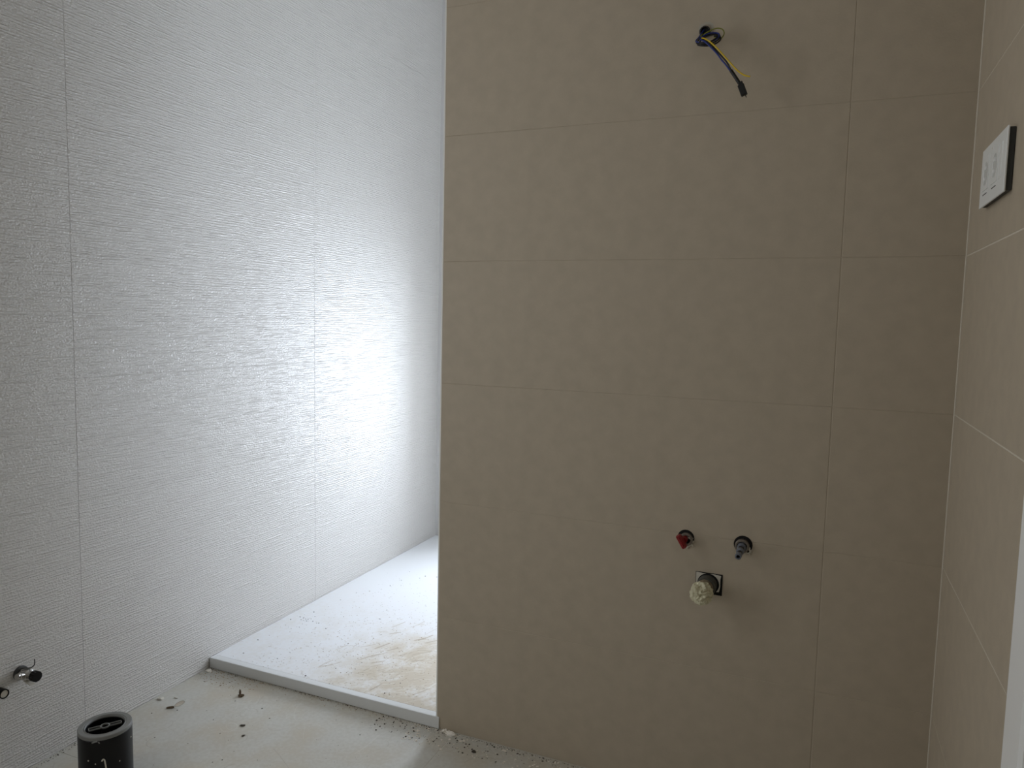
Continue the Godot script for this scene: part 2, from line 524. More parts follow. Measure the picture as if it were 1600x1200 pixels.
func shower_tray() -> void:
	var t := base("shower_tray", Vector3(XL + 0.4, 0, -0.7))
	tag(t, "flat white shower tray in the recess, its front right part dusted tan", "shower tray")
	var o := -t.position
	var m := Mesher.new()
	var lo := Vector3(XL + 0.0015, 0.0, -DEPTH + 0.002); var hi := Vector3(-0.0095, TRAY_H, -0.018)
	m.box((lo + hi) / 2 + o, hi - lo, 0.0015)
	m.uv_of = func(p: Vector3) -> Vector2: return Vector2((p.x - o.x + 0.775) / 0.8, -(p.z - o.z) / 1.4)
	put("body", m.mesh(1.0), M.tray, t)
	m = Mesher.new()
	# upstand along the front; it runs a little past the partition's edge
	var pr := []
	for q in [[-0.0185, 0.0012], [0.0035, 0.0012], [0.0035, TRAY_H - 0.003], [0.0022, TRAY_H - 0.0007], [-0.0005, TRAY_H], [-0.0185, TRAY_H]]:
		pr.append(Vector2(q[0], q[1]))
	m.prism(pr, XL + 0.0025, 0.0085, Transform3D(Basis(Vector3(0, 0, 1), Vector3(0, 1, 0), Vector3(1, 0, 0)), o))
	put("front_edge", m.mesh(40.0), M.tray_side, t)


# ---------------------------------------------------------------- things
func drain_pipe() -> void:
	var c := Vector3(-0.5817, 0.0, 0.4993)
	var t := base("drain_pipe", c)
	tag(t, "black plastic waste pipe standing on the floor by the white wall, capped", "pipe")
	var m := Mesher.new()
	var up := Transform3D()
	m.lathe([Vector2(0.0505, 0.0), Vector2(0.055, 0.0), Vector2(0.055, 0.1185), Vector2(0.0538, 0.1195), Vector2(0.05, 0.1195), Vector2(0.0492, 0.118), Vector2(0.0492, 0.06), Vector2(0.0505, 0.06), Vector2(0.0505, 0.0)], up, 72)
	put("pipe", m.mesh(), M.black_pvc, t)
	m = Mesher.new()
	m.lathe([Vector2(0.0, 0.098), Vector2(0.0395, 0.098), Vector2(0.0395, 0.126), Vector2(0.041, 0.1285), Vector2(0.0435, 0.1270), Vector2(0.0448, 0.1285), Vector2(0.0535, 0.1285), Vector2(0.0548, 0.1272), Vector2(0.0548, 0.1202), Vector2(0.049, 0.1202), Vector2(0.049, 0.088), Vector2(0.0, 0.088)], up, 72)
	var cap := put("cap", m.mesh(28.0), M.dusty_rim, t)
	# the well's black lining, and the grip across it: a black bar with pale worn edges and an open eye in its middle
	m = Mesher.new()
	m.lathe([Vector2(0.0, 0.0981), Vector2(0.0383, 0.0981), Vector2(0.0383, 0.1235), Vector2(0.0394, 0.1235), Vector2(0.0394, 0.0975), Vector2(0.0, 0.0975)], up, 56)
	put("well", m.mesh(), M.black_pvc, cap)
	var turn := Basis(Vector3.UP, deg_to_rad(57.0))
	m = Mesher.new()
	for s in [-1.0, 1.0]:
		m.box(turn * Vector3(s * 0.0205, 0.1105, 0.0), Vector3(0.0245, 0.0245, 0.0118), 0.0006, turn)
	m.lathe([Vector2(0.0062, 0.0982), Vector2(0.0100, 0.0982), Vector2(0.0100, 0.1228), Vector2(0.0062, 0.1228), Vector2(0.0062, 0.0982)], up, 28)
	put("grip", m.mesh(28.0), M.black_pvc, cap)
	m = Mesher.new()
	for s in [-1.0, 1.0]:
		for e in [-1.0, 1.0]:
			m.box(turn * Vector3(s * 0.0208, 0.1243, e * 0.0052), Vector3(0.0240, 0.0030, 0.0017), 0.0003, turn)
		m.box(turn * Vector3(s * 0.0324, 0.1243, 0.0), Vector3(0.0017, 0.0030, 0.0121), 0.0003, turn)
	m.lathe([Vector2(0.0078, 0.1228), Vector2(0.0100, 0.1228), Vector2(0.0100, 0.1260), Vector2(0.0078, 0.1260), Vector2(0.0078, 0.1228)], up, 28)
	put("grip_edge", m.mesh(28.0), M.dusty_rim, cap)
	# spilt plaster on the side that faces the room
	var on := func(deg: float, y: float, out: float) -> Vector3:
		return Vector3(cos(deg_to_rad(deg)) * (0.0545 + out), y, sin(deg_to_rad(deg)) * (0.0545 + out))
	for q in [[[46.0, 0.0725], [43.5, 0.0765], [40.5, 0.0735], [39.0, 0.064], [37.8, 0.053], [38.5, 0.044]], [[66.0, 0.1165], [60.0, 0.1185], [54.0, 0.1195]], [[52.0, 0.1185], [50.0, 0.1145]]]:
		m = Mesher.new()
		var pts := []
		for e in q: pts.append(on.call(e[0], e[1], 0.0))
		m.tube(curve(pts, 0.0025), 0.0017, 8)
		put("plaster_splash", m.mesh(60.0), M.plaster if q.size() > 3 else M.dusty_rim, t)
	for q in [[75.7, 0.0747, 0.0020], [8.7, 0.0597, 0.0017], [59.6, 0.0677, 0.0016], [-29.0, 0.0960, 0.0022]]:
		m = Mesher.new()
		m.lathe([Vector2(0, -q[2]), Vector2(q[2] * 0.8, -q[2] * 0.5), Vector2(q[2], 0), Vector2(q[2] * 0.7, q[2] * 0.6), Vector2(0, q[2] * 0.8)], xf_to(on.call(q[0], q[1], 0.0), on.call(q[0], 0.0, 0.0)), 9)
		put("plaster_splash", m.mesh(40.0), M.plaster, t)


func socket() -> void:
	var x := XR - 0.0115
	var t := base("double_socket", Vector3(XR, 1.265, 0.247))
	tag(t, "white double power socket mounted on the greige right wall", "socket")
	var o := -t.position
	var m := Mesher.new()
	m.box(Vector3(x + 0.0015, 1.3125, 0.247) + o, Vector3(0.0030, 0.0945, 0.178), 0.0008)
	put("plate", m.mesh(1.0), M.plastic_white, t)
	m = Mesher.new()
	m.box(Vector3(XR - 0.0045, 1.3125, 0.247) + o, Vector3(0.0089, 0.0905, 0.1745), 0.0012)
	put("shade_base", m.mesh(1.0), M.base_shade, t)  # dark colour stands in for shade behind the plate
	for zc in [0.200, 0.2665]:
		m = Mesher.new()
		# square insert with a round well
		var w := 0.0215; var hh := 0.0265
		var out := []; var inn := []
		var n := 32
		for k in n:
			var a := TAU * (k + 0.5) / n
			var d := Vector2(cos(a), sin(a))
			var s := minf(w / maxf(absf(d.x), 1e-6), hh / maxf(absf(d.y), 1e-6))
			out.append(d * s); inn.append(d * 0.0188)
		var P := func(q: Vector2, dx: float) -> Vector3: return Vector3(x - dx, 1.316 + q.y, zc + q.x) + o
		var rows := []
		for lay in [[out, -0.0005], [out, 0.0012], [inn, 0.0012]]:
			var r := []
			for q in lay[0]: r.append(P.call(q, lay[1]))
			rows.append(r)
		var well := []
		for q in inn: well.append(P.call(q * 0.97, -0.0002))
		rows.append(well)
		m.grid(rows)
		var ins := put("socket_insert", m.mesh(25.0), M.plastic_white, t)
		m = Mesher.new()
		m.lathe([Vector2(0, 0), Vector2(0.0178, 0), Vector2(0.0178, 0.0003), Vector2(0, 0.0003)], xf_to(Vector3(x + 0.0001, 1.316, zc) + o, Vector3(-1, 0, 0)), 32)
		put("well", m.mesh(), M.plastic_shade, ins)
		for s in [-1.0, 1.0]:
			m = Mesher.new()
			m.lathe([Vector2(0, 0), Vector2(0.0032, 0), Vector2(0.0032, 0.0022), Vector2(0.0018, 0.003), Vector2(0, 0.003)], xf_to(Vector3(x, 1.316 + s * 0.0088, zc - s * 0.0006) + o, Vector3(-1, 0, 0)), 16)
			put("contact", m.mesh(), M.steel_pin, ins)
		m = Mesher.new()
		m.box(Vector3(x + 0.0003, 1.2835, zc) + o, Vector3(0.0016, 0.0012, 0.030), 0.0)
		put("slot", m.mesh(1.0), M.slot_dark, t)
	m = Mesher.new()
	m.box(Vector3(x + 0.0001, 1.316, 0.305) + o, Vector3(0.0020, 0.053, 0.016), 0.0005)
	put("blank_insert", m.mesh(1.0), M.plastic_white, t)
	m = Mesher.new()
	m.lathe([Vector2(0, 0), Vector2(0.0022, 0), Vector2(0.0015, 0.0014), Vector2(0, 0.0016)], xf_to(Vector3(x + 0.0002, 1.3478, 0.238) + o, Vector3(-1, 0, 0)), 14)
	put("pilot_light", m.mesh(), M.trim, t)


func ragged_ring(at: Vector3, r_in: float, r_out: float, thick: float, s: int, rough := 0.2) -> ArrayMesh:
	# an irregular collar of plaster or chipped tile round a hole in the partition
	var r := RandomNumberGenerator.new()
	r.seed = s
	var m := Mesher.new()
	var n := 30
	var jit := []
	for k in n: jit.append(1.0 + r.randf_range(-rough, rough))
	var from := 0
	for k in n:
		var k2 := (k + 1) % n
		var a := TAU * k / n; var b := TAU * k2 / n
		var d0 := Vector3(cos(a), sin(a), 0); var d1 := Vector3(cos(b), sin(b), 0)
		var q := func(d: Vector3, rad: float, z: float) -> Vector3: return at + d * rad + Vector3(0, 0, z)
		var o0: float = r_out * jit[k]; var o1: float = r_out * jit[k2]
		m.quad(q.call(d0, r_in, thick), q.call(d1, r_in, thick), q.call(d1, o1, thick * 0.6), q.call(d0, o0, thick * 0.6))
		m.quad(q.call(d0, o0, thick * 0.6), q.call(d1, o1, thick * 0.6), q.call(d1, o1, 0), q.call(d0, o0, 0))
		m.quad(q.call(d0, o0, 0), q.call(d1, o1, 0), q.call(d1, r_in, 0), q.call(d0, r_in, 0))
		m.quad(q.call(d0, r_in, 0), q.call(d1, r_in, 0), q.call(d1, r_in, thick), q.call(d0, r_in, thick))
	m.fix(from)
	return m.mesh(30.0)


func hot_outlet() -> void:
	var c := Vector3(0.6175, 0.5925, 0.0)
	var t := base("water_outlet", c)
	tag(t, "water outlet stub in the partition closed with a red plug", "water outlet")
	var f := Vector3(0, 0, 1)
	var m := Mesher.new()
	m.lathe([Vector2(0, 0.0002), Vector2(0.0185, 0.0002), Vector2(0.0178, 0.0007), Vector2(0, 0.0007)], xf_to(Vector3.ZERO, f), 22)
	put("hole", m.mesh(), M.dark, t)
	m = Mesher.new()
	m.lathe([Vector2(0.0095, 0.0005), Vector2(0.0145, 0.0005), Vector2(0.0145, 0.006), Vector2(0.0135, 0.007), Vector2(0.0095, 0.007), Vector2(0.0095, 0.0005)], xf_to(Vector3(0.0015, -0.002, 0), f), 26)
	put("fitting", m.mesh(), M.brass_grey, t, )
	put("plaster_collar", ragged_ring(Vector3(0.004, -0.0075, 0.0008), 0.0085, 0.0125, 0.0035, 5, 0.25), M.plaster, t)
	m = Mesher.new()
	m.lathe([Vector2(0, 0.0008), Vector2(0.0070, 0.0008), Vector2(0.0070, 0.020), Vector2(0.0062, 0.022), Vector2(0, 0.022)], xf_to(Vector3(-0.0015, -0.001, 0), f), 24)
	var plug := put("plug", m.mesh(), M.red, t)
	m = Mesher.new()
	var turn := Basis(f, deg_to_rad(-58.0))
	m.box(Vector3(-0.0045, -0.0005, 0.029), Vector3(0.031, 0.0105, 0.015), 0.0018, turn)
	m.box(Vector3(-0.0045, -0.0005, 0.037), Vector3(0.022, 0.004, 0.004), 0.001, turn)
	put("wing", m.mesh(1.0), M.red, plug)


func cold_outlet() -> void:
	var c := Vector3(0.7385, 0.5945, 0.0)
	var t := base("water_outlet", c)
	tag(t, "water outlet stub in the partition with a long grey plug", "water outlet")
	var f := Vector3(0, 0, 1)
	var m := Mesher.new()
	m.lathe([Vector2(0, 0.0002), Vector2(0.0195, 0.0002), Vector2(0.0188, 0.0007), Vector2(0, 0.0007)], xf_to(Vector3.ZERO, f), 22)
	put("hole", m.mesh(), M.dark, t)
	m = Mesher.new()
	m.lathe([Vector2(0.0105, 0.0006), Vector2(0.0150, 0.0006), Vector2(0.0150, 0.009), Vector2(0.0135, 0.0105), Vector2(0.0105, 0.0105), Vector2(0.0105, 0.0006)], xf_to(Vector3(-0.0015, -0.002, 0), f), 26)
	put("fitting", m.mesh(), M.brass_grey, t)
	put("plaster_collar", ragged_ring(Vector3(0.010, -0.012, 0.0008), 0.0035, 0.008, 0.003, 8, 0.3), M.plaster, t)
	var ax := Vector3(-0.002, 0.002, 1.0)
	m = Mesher.new()
	m.lathe([Vector2(0, 0.0008), Vector2(0.0092, 0.0008), Vector2(0.0092, 0.020), Vector2(0.0065, 0.024), Vector2(0.0062, 0.040), Vector2(0.0078, 0.042), Vector2(0.0078, 0.050), Vector2(0.005, 0.053), Vector2(0.0048, 0.068), Vector2(0.0066, 0.070), Vector2(0.0066, 0.083), Vector2(0.0052, 0.085), Vector2(0.0036, 0.085), Vector2(0.0036, 0.076), Vector2(0, 0.076)], xf_to(Vector3(-0.0015, -0.002, 0), ax), 26)
	var plug := put("plug", m.mesh(28.0), M.plug_grey, t)
	for h in [0.0285, 0.0565]:
		m = Mesher.new()
		var r := 0.0068 if h < 0.04 else 0.0056
		m.lathe([Vector2(0, h), Vector2(r, h), Vector2(r, h + 0.009), Vector2(0, h + 0.009)], xf_to(Vector3(-0.0015, -0.002, 0), ax), 20)
		put("seal", m.mesh(), M.tape_black, plug)
	m = Mesher.new()
	m.lathe([Vector2(0, 0.0762), Vector2(0.0034, 0.0762), Vector2(0.0034, 0.077), Vector2(0, 0.077)], xf_to(Vector3(-0.0015, -0.002, 0), ax), 16)
	put("bore", m.mesh(), M.dark, plug)


func waste_outlet() -> void:
	var t := base("waste_outlet", Vector3(0.671, 0.498, 0.0))
	tag(t, "basin waste pipe in a square cutout, its end wrapped in crumpled plastic", "waste pipe")
	var f := Vector3(0, 0, 1)
	var m := Mesher.new()
	m.box(Vector3(0, 0, 0.0005), Vector3(0.0575, 0.047, 0.0008), 0.0)
	put("cutout", m.mesh(1.0), M.dark, t)
	m = Mesher.new()
	# plaster filling that leaves a dark slit along the right and lower edges
	var pr := []
	for q in [[-0.0275, -0.021], [-0.024, -0.0228], [0.004, -0.019], [0.014, -0.0165], [0.0225, -0.0155], [0.0247, -0.004], [0.0243, 0.012], [0.0255, 0.0205], [0.012, 0.0222], [-0.012, 0.0214], [-0.0275, 0.0225]]:
		pr.append(Vector2(q[0], q[1]))
	m.prism(pr, 0.0008, 0.0026)
	put("plaster", m.mesh(10.0), M.plaster, t)
	m = Mesher.new()
	m.lathe([Vector2(0, 0.0027), Vector2(0.0232, 0.0027), Vector2(0.0228, 0.0032), Vector2(0, 0.0032)], xf_to(Vector3(-0.001, -0.0005, 0), f), 36)
	put("gap", m.mesh(), M.dark, t)
	m = Mesher.new()
	m.lathe([Vector2(0, 0.003), Vector2(0.0205, 0.003), Vector2(0.0205, 0.022), Vector2(0.0198, 0.024), Vector2(0, 0.024)], xf_to(Vector3(-0.0025, -0.0012, 0), f), 36)
	put("seal", m.mesh(), M.pipe_grey, t)
	m = Mesher.new()
	m.lathe([Vector2(0, 0.02), Vector2(0.0175, 0.02), Vector2(0.0175, 0.050), Vector2(0, 0.050)], xf_to(Vector3(-0.005, -0.002, 0), f), 36)
	put("pipe", m.mesh(), M.pipe_tan, t)
	# crumpled wrapping: a lump of folds over the pipe end
	m = Mesher.new()
	var n := noise(1.0, 51, 3)
	n.fractal_type = FastNoiseLite.FRACTAL_RIDGED
	var rows := []
	for i in 29:
		var th := PI * (0.06 + 0.92 * i / 28.0)
		var row := []
		for k in 48:
			var ph := TAU * k / 48.0
			var d := Vector3(sin(th) * cos(ph), sin(th) * sin(ph), -cos(th))
			var r := 0.0198 * (1.0 + 0.34 * n.get_noise_3d(d.x * 1.3 + 3.0, d.y * 1.3, d.z * 1.3) + 0.06 * n.get_noise_3d(d.x * 4.0, d.y * 4.0 + 9.0, d.z * 4.0))
			row.append(Vector3(-0.0065, -0.002, 0.061) + d * r * Vector3(1.0, 1.0, 1.05))
		rows.append(row)
	m.grid(rows)
	put("plastic_wrap", m.mesh(32.0), M.bag, t)


func wires() -> void:
	var t := base("wire_bundle", Vector3(0.61, 1.66, 0.0))
	tag(t, "loose blue, black and yellow wires hanging from a hole in the partition", "wires")
	var o := -t.position
	var add := func(called: String, pts: Array, r: float, m: Material, parent: Node3D) -> MeshInstance3D:
		var q := []
		for p in pts: q.append(p + o)
		var me := Mesher.new()
		me.tube(curve(q), r, 10)
		return put(called, me.mesh(50.0), m, parent)
	var m := Mesher.new()
	m.lathe([Vector2(0, 0.0001), Vector2(0.0092, 0.0001), Vector2(0.0112, 0.0006), Vector2(0.0112, 0.006), Vector2(0.0085, 0.007), Vector2(0.0085, 0.001), Vector2(0, 0.001)], xf_to(Vector3(0.6112, 1.6685, 0) + o, Vector3(0, 0, 1)), 26)
	put("conduit_end", m.mesh(), M.tape_black, t)
	put("plaster_patch", ragged_ring(Vector3(0.6135, 1.6735, 0.0) + o, 0.0105, 0.0160, 0.0006, 17, 0.12), M.plaster_dim, t)
	add.call("green_yellow_wire", [Vector3(0.6090, 1.6670, 0.001), Vector3(0.6065, 1.6565, 0.018), Vector3(0.6083, 1.6481, 0.0250), Vector3(0.6150, 1.6545, 0.0290), Vector3(0.6239, 1.6583, 0.0300), Vector3(0.6327, 1.6616, 0.0300), Vector3(0.6415, 1.6623, 0.0300), Vector3(0.6505, 1.6587, 0.0300), Vector3(0.6536, 1.6527, 0.0280), Vector3(0.6509, 1.6496, 0.0200), Vector3(0.6440, 1.6480, 0.0100), Vector3(0.6300, 1.6560, 0.0030)], 0.0011, M.wire_green, t)
	var coil := [Vector3(0.6102, 1.6694, 0.001), Vector3(0.6036, 1.6492, 0.0200), Vector3(0.6006, 1.6368, 0.0350), Vector3(0.6121, 1.6294, 0.0450), Vector3(0.6273, 1.6282, 0.0450), Vector3(0.6391, 1.6329, 0.0400), Vector3(0.6462, 1.6412, 0.0350), Vector3(0.6433, 1.6490, 0.0300), Vector3(0.6319, 1.6510, 0.0300), Vector3(0.6188, 1.6471, 0.0350), Vector3(0.6096, 1.6390, 0.0400), Vector3(0.6099, 1.6312, 0.0480), Vector3(0.6229, 1.6295, 0.0500), Vector3(0.6346, 1.6342, 0.0450), Vector3(0.6424, 1.6418, 0.0400)]
	add.call("black_wire", coil, 0.0016, M.wire_black, t)
	var c2 := []
	for p in coil: c2.append(p + Vector3(-0.0012, 0.0028, 0.0016))
	add.call("blue_wire", c2.slice(0, 11), 0.0015, M.wire_blue, t)
	var c3 := []
	for p in coil: c3.append(p + Vector3(0.0014, -0.0022, -0.0034))
	add.call("black_wire", c3.slice(0, 9), 0.0015, M.wire_black, t)
	add.call("yellow_wire", [Vector3(0.6085, 1.6440, 0.038), Vector3(0.6167, 1.6401, 0.0450), Vector3(0.6227, 1.6352, 0.0500), Vector3(0.6310, 1.6282, 0.0530), Vector3(0.6445, 1.6144, 0.0560), Vector3(0.6579, 1.5986, 0.0580), Vector3(0.6711, 1.5829, 0.0600), Vector3(0.6869, 1.5646, 0.0620), Vector3(0.7009, 1.5534, 0.0640), Vector3(0.7121, 1.5491, 0.0660)], 0.0015, M.wire_yellow, t)
	add.call("blue_wire", [Vector3(0.6083, 1.6404, 0.0400), Vector3(0.6194, 1.6312, 0.0520), Vector3(0.6315, 1.6191, 0.0540), Vector3(0.6447, 1.6045, 0.0540), Vector3(0.6541, 1.5914, 0.0550), Vector3(0.6634, 1.5801, 0.0560), Vector3(0.6742, 1.5648, 0.0580)], 0.0016, M.wire_blue, t)
	add.call("black_wire", [Vector3(0.6137, 1.6403, 0.0420), Vector3(0.6254, 1.6311, 0.0500), Vector3(0.6415, 1.6130, 0.0520), Vector3(0.6550, 1.5971, 0.0540), Vector3(0.6657, 1.5836, 0.0560), Vector3(0.6754, 1.5659, 0.0580)], 0.0016, M.wire_black, t)
	var tape: MeshInstance3D = add.call("tape", [Vector3(0.6741, 1.5672, 0.0580), Vector3(0.6794, 1.5593, 0.0580), Vector3(0.6848, 1.5511, 0.0590), Vector3(0.6941, 1.5363, 0.0600)], 0.0034, M.tape_black, t)
	m = Mesher.new()
	var d := Vector3(0.0075, -0.019, 0.002).normalized()
	var x := d.cross(Vector3(0, 0, 1)).normalized()
	m.box(Vector3(0.6985, 1.5262, 0.061) + o, Vector3(0.0125, 0.023, 0.009), 0.0012, Basis(x, d, x.cross(d)))
	m.box(Vector3(0.6955, 1.5365, 0.0605) + o, Vector3(0.0085, 0.012, 0.008), 0.001, Basis(x, d, x.cross(d)))
	m.tube([Vector3(0.7030, 1.5190, 0.0625) + o, Vector3(0.7068, 1.5105, 0.0632) + o], 0.0014, 8, 0.0007)
	put("connector", m.mesh(30.0), M.tape_black, tape)


func angle_valve() -> void:
	var t := base("angle_valve", Vector3(XL, 0.236, 0.560))
	tag(t, "small chrome angle valve on the white wall above the black pipe", "valve")
	var f := Vector3(1, 0, 0)
	var m := Mesher.new()
	m.lathe([Vector2(0, 0.0), Vector2(0.0165, 0.0), Vector2(0.0165, 0.0035), Vector2(0.0150, 0.006), Vector2(0, 0.006)], xf_to(Vector3.ZERO, f), 28)
	put("flange", m.mesh(28.0), M.black_rim, t)
	m = Mesher.new()
	m.lathe([Vector2(0, 0.005), Vector2(0.0115, 0.005), Vector2(0.0115, 0.014), Vector2(0.0135, 0.016), Vector2(0.0135, 0.030), Vector2(0.0105, 0.034), Vector2(0.0098, 0.046), Vector2(0, 0.046)], xf_to(Vector3.ZERO, f), 28)
	m.lathe([Vector2(0, 0.006), Vector2(0.0082, 0.006), Vector2(0.0082, 0.021), Vector2(0.0068, 0.022), Vector2(0.0068, 0.027), Vector2(0, 0.027)], xf_to(Vector3(0.0235, 0, 0), Vector3(0.15, 0.25, 0.9)), 20)
	put("body", m.mesh(28.0), M.chrome, t)
	m = Mesher.new()
	var prof := []
	for k in 24:
		var a := TAU * k / 24.0
		prof.append(Vector2.from_angle(a) * (0.0118 if k % 2 else 0.0104))
	m.prism(prof, 0.046, 0.058, Transform3D(Basis(Vector3(0, 0, -1), Vector3(0, 1, 0), f), Vector3(0, 0.003, 0)))
	put("knob", m.mesh(15.0), M.black_pvc, t)
	m = Mesher.new()
	m.tube(curve([Vector3(0.004, 0.012, 0.010), Vector3(0.016, 0.0155, 0.004), Vector3(0.030, 0.016, -0.004), Vector3(0.044, 0.027, -0.004), Vector3(0.045, 0.040, -0.004)]), 0.0012, 8)
	put("wire_tie", m.mesh(50.0), M.black_rim, t)
	m = Mesher.new()
	m.box(Vector3(0.036, -0.013, 0.004), Vector3(0.024, 0.0018, 0.012), 0.0005, Basis(Vector3(0, 0, 1), deg_to_rad(-14.0)))
	put("lever", m.mesh(1.0), M.plaster, t)
	# second stub, only its rim is in view at the picture's edge
	t = base("pipe_stub", Vector3(XL, 0.213, 0.6085))
	tag(t, "pale round pipe stub with black rim left of the chrome valve", "pipe stub")
	m = Mesher.new()
	m.lathe([Vector2(0, 0), Vector2(0.0105, 0), Vector2(0.0105, 0.02), Vector2(0.0085, 0.02), Vector2(0.0085, 0.0175), Vector2(0, 0.0175)], xf_to(Vector3.ZERO, f), 28)
	put("rim", m.mesh(28.0), M.black_pvc, t)
	m = Mesher.new()
	m.lathe([Vector2(0, 0.0176), Vector2(0.0083, 0.0176), Vector2(0.0080, 0.0188), Vector2(0, 0.0194)], xf_to(Vector3.ZERO, f), 28)
	put("cap", m.mesh(28.0), M.plaster, t)


func chip_mesh(s: int, size: Vector3, sharp := 0.35) -> ArrayMesh:      # an irregular broken lump resting on y = 0
	var r := RandomNumberGenerator.new()
	r.seed = s
	var m := Mesher.new()
	var rows := []
	for i in 5:
		var th := PI * (0.12 + 0.76 * i / 4.0)
		var row := []
		for k in 8:
			var ph := TAU * (k + 0.3 * (i % 2)) / 8.0
			var q := Vector3(sin(th) * cos(ph), cos(th), sin(th) * sin(ph)) * (1.0 + r.randf_range(-sharp, sharp))
			row.append(Vector3(q.x * size.x, maxf(0.0, (q.y + 0.72) * size.y * 0.6), q.z * size.z) * 0.5)
		rows.append(row)
	m.grid(rows)
	return m.mesh(20.0)


func litter() -> void:
	# pieces one can tell apart
	var lone := func(called: String, s: int, at: Vector3, size: Vector3, turn: float, m: Material, label: String, category: String) -> void:
		var o := put(called, chip_mesh(s, size), m, self, at)
		o.rotation.y = turn
		tag(o, label, category)
	lone.call("plaster_chip", 61, Vector3(-0.757, 0, 0.022), Vector3(0.020, 0.012, 0.013), 0.3, M.gypsum, "white plaster chip at the tray's left front corner by the wall", "chip")
	lone.call("plaster_chip", 62, Vector3(-0.766, 0, 0.043), Vector3(0.012, 0.006, 0.009), 1.3, M.plaster, "smaller pale chip touching the white wall in front of the tray", "chip")
	lone.call("plaster_lump", 63, Vector3(0.049, 0, 0.0125), Vector3(0.034, 0.015, 0.018), -0.35, M.gypsum, "largest pale plaster lump at the foot of the partition's left corner", "lump")
	lone.call("plaster_lump", 64, Vector3(0.030, 0, 0.0105), Vector3(0.014, 0.018, 0.012), 0.5, M.gypsum, "upright pale plaster bit beside the lump at the partition's corner", "lump")
	lone.call("clay_clump", 65, Vector3(-0.568, 0, 0.093), Vector3(0.017, 0.012, 0.015), 0.2, M.clay, "brown clump with a thin upright sliver on the floor before the tray", "clump")
	lone.call("dark_chip", 66, Vector3(-0.457, 0, 0.205), Vector3(0.014, 0.006, 0.008), 0.4, M.crumb_dark, "dark chip on the open floor, larger of two in a line", "chip")
	lone.call("dark_chip", 67, Vector3(-0.423, 0, 0.240), Vector3(0.010, 0.005, 0.007), 0.9, M.crumb_dark, "small dark chip on the open floor nearest the picture's bottom edge", "chip")
	lone.call("pale_chip", 68, Vector3(-0.755, 0, 0.197), Vector3(0.022, 0.007, 0.014), 0.2, M.plaster, "flat pale chip lying against the white wall behind the black pipe", "chip")
	lone.call("pale_chip", 69, Vector3(-0.722, 0, 0.176), Vector3(0.013, 0.004, 0.006), 0.1, M.plaster, "thin pale chip on the floor between wall and curled scrap", "chip")
	lone.call("dark_chip", 70, Vector3(0.135, 0, 0.056), Vector3(0.013, 0.008, 0.009), -0.3, M.crumb_dark, "dark crumb on the floor in front of the partition's foot", "chip")
	var sliver := chip_mesh(71, Vector3(0.006, 0.026, 0.006))
	# the clump's sliver is part of it
	var clump: Node3D = get_node("clay_clump")
	put("sliver", sliver, M.clay, clump, Vector3(-0.005, 0.004, -0.003))
	# curled scrap: a bent leaf with thickness
	var sc := base("curled_scrap", Vector3(-0.683, 0.0, 0.208))
	tag(sc, "curled pale scrap with a brown tip on the floor behind the pipe", "scrap")
	var m := Mesher.new()
	var lz := Vector3(0.58, 0.62, 0.53).normalized()
	var lx := (Vector3(0.70, 0.16, -0.70) - lz * lz.dot(Vector3(0.70, 0.16, -0.70))).normalized()
	var lean := Basis(lx, lz.cross(lx), lz)
	var oval := []
	for k in 25:
		var a := TAU * k / 24.0
		oval.append(lean * Vector3(0.0125 * cos(a), 0.0050 * sin(a) + 0.0022 * cos(a), 0.0012 * sin(2.0 * a)) + Vector3(0.006, 0.0085, -0.004))
	m.tube(oval, 0.0009, 7)
	put("edge", m.mesh(60.0), M.plaster, sc)
	m = Mesher.new()
	var rings := []
	for f in [[1.0, 0.0005], [1.0, -0.0003]]:
		var row := []
		for k in 24: row.append((oval[k] - Vector3(0.006, 0.0085, -0.004)) * f[0] + Vector3(0.006, 0.0085, -0.004) + lean.z * f[1])
		rings.append(row)
	m.grid(rings)
	put("leaf", m.mesh(50.0), M.crumb_pale, sc)
	var tip := put("tip", chip_mesh(72, Vector3(0.020, 0.009, 0.009)), M.clay, sc, Vector3(-0.010, 0, 0.012))
	tip.rotation.y = 0.6
	# what nobody could count
	crumbs("plaster_crumbs", "fine tan grit swept against the shower tray's front edge", 81, M.crumb_tan, 300, func(r: RandomNumberGenerator) -> Vector3:
		return Vector3(XL + 0.012 + 0.20 * pow(r.randf(), 1.2), 0, 0.0065 + 0.07 * pow(r.randf(), 1.7)), Vector2(0.0012, 0.0042))
	crumbs("tray_front_grit", "sparse grit along the tray's front edge towards the partition", 82, M.crumb_tan, 170, func(r: RandomNumberGenerator) -> Vector3:
		return Vector3(-0.58 + 0.58 * r.randf(), 0, 0.006 + 0.03 * pow(r.randf(), 2.0)), Vector2(0.001, 0.0032))
	crumbs("corner_crumbs", "pale crumbs scattered along the foot of the greige partition", 83, M.crumb_pale, 210, func(r: RandomNumberGenerator) -> Vector3:
		return Vector3(-0.06 + 0.42 * pow(r.randf(), 1.5), 0, 0.007 + 0.075 * pow(r.randf(), 1.5)), Vector2(0.0020, 0.0078))
	crumbs("corner_dirt", "dark dirt specks along the foot of the greige partition", 84, M.crumb_dark, 170, func(r: RandomNumberGenerator) -> Vector3:
		return Vector3(-0.16 + 0.55 * pow(r.randf(), 1.3), 0, 0.007 + 0.07 * pow(r.randf(), 1.6)), Vector2(0.0016, 0.0062))
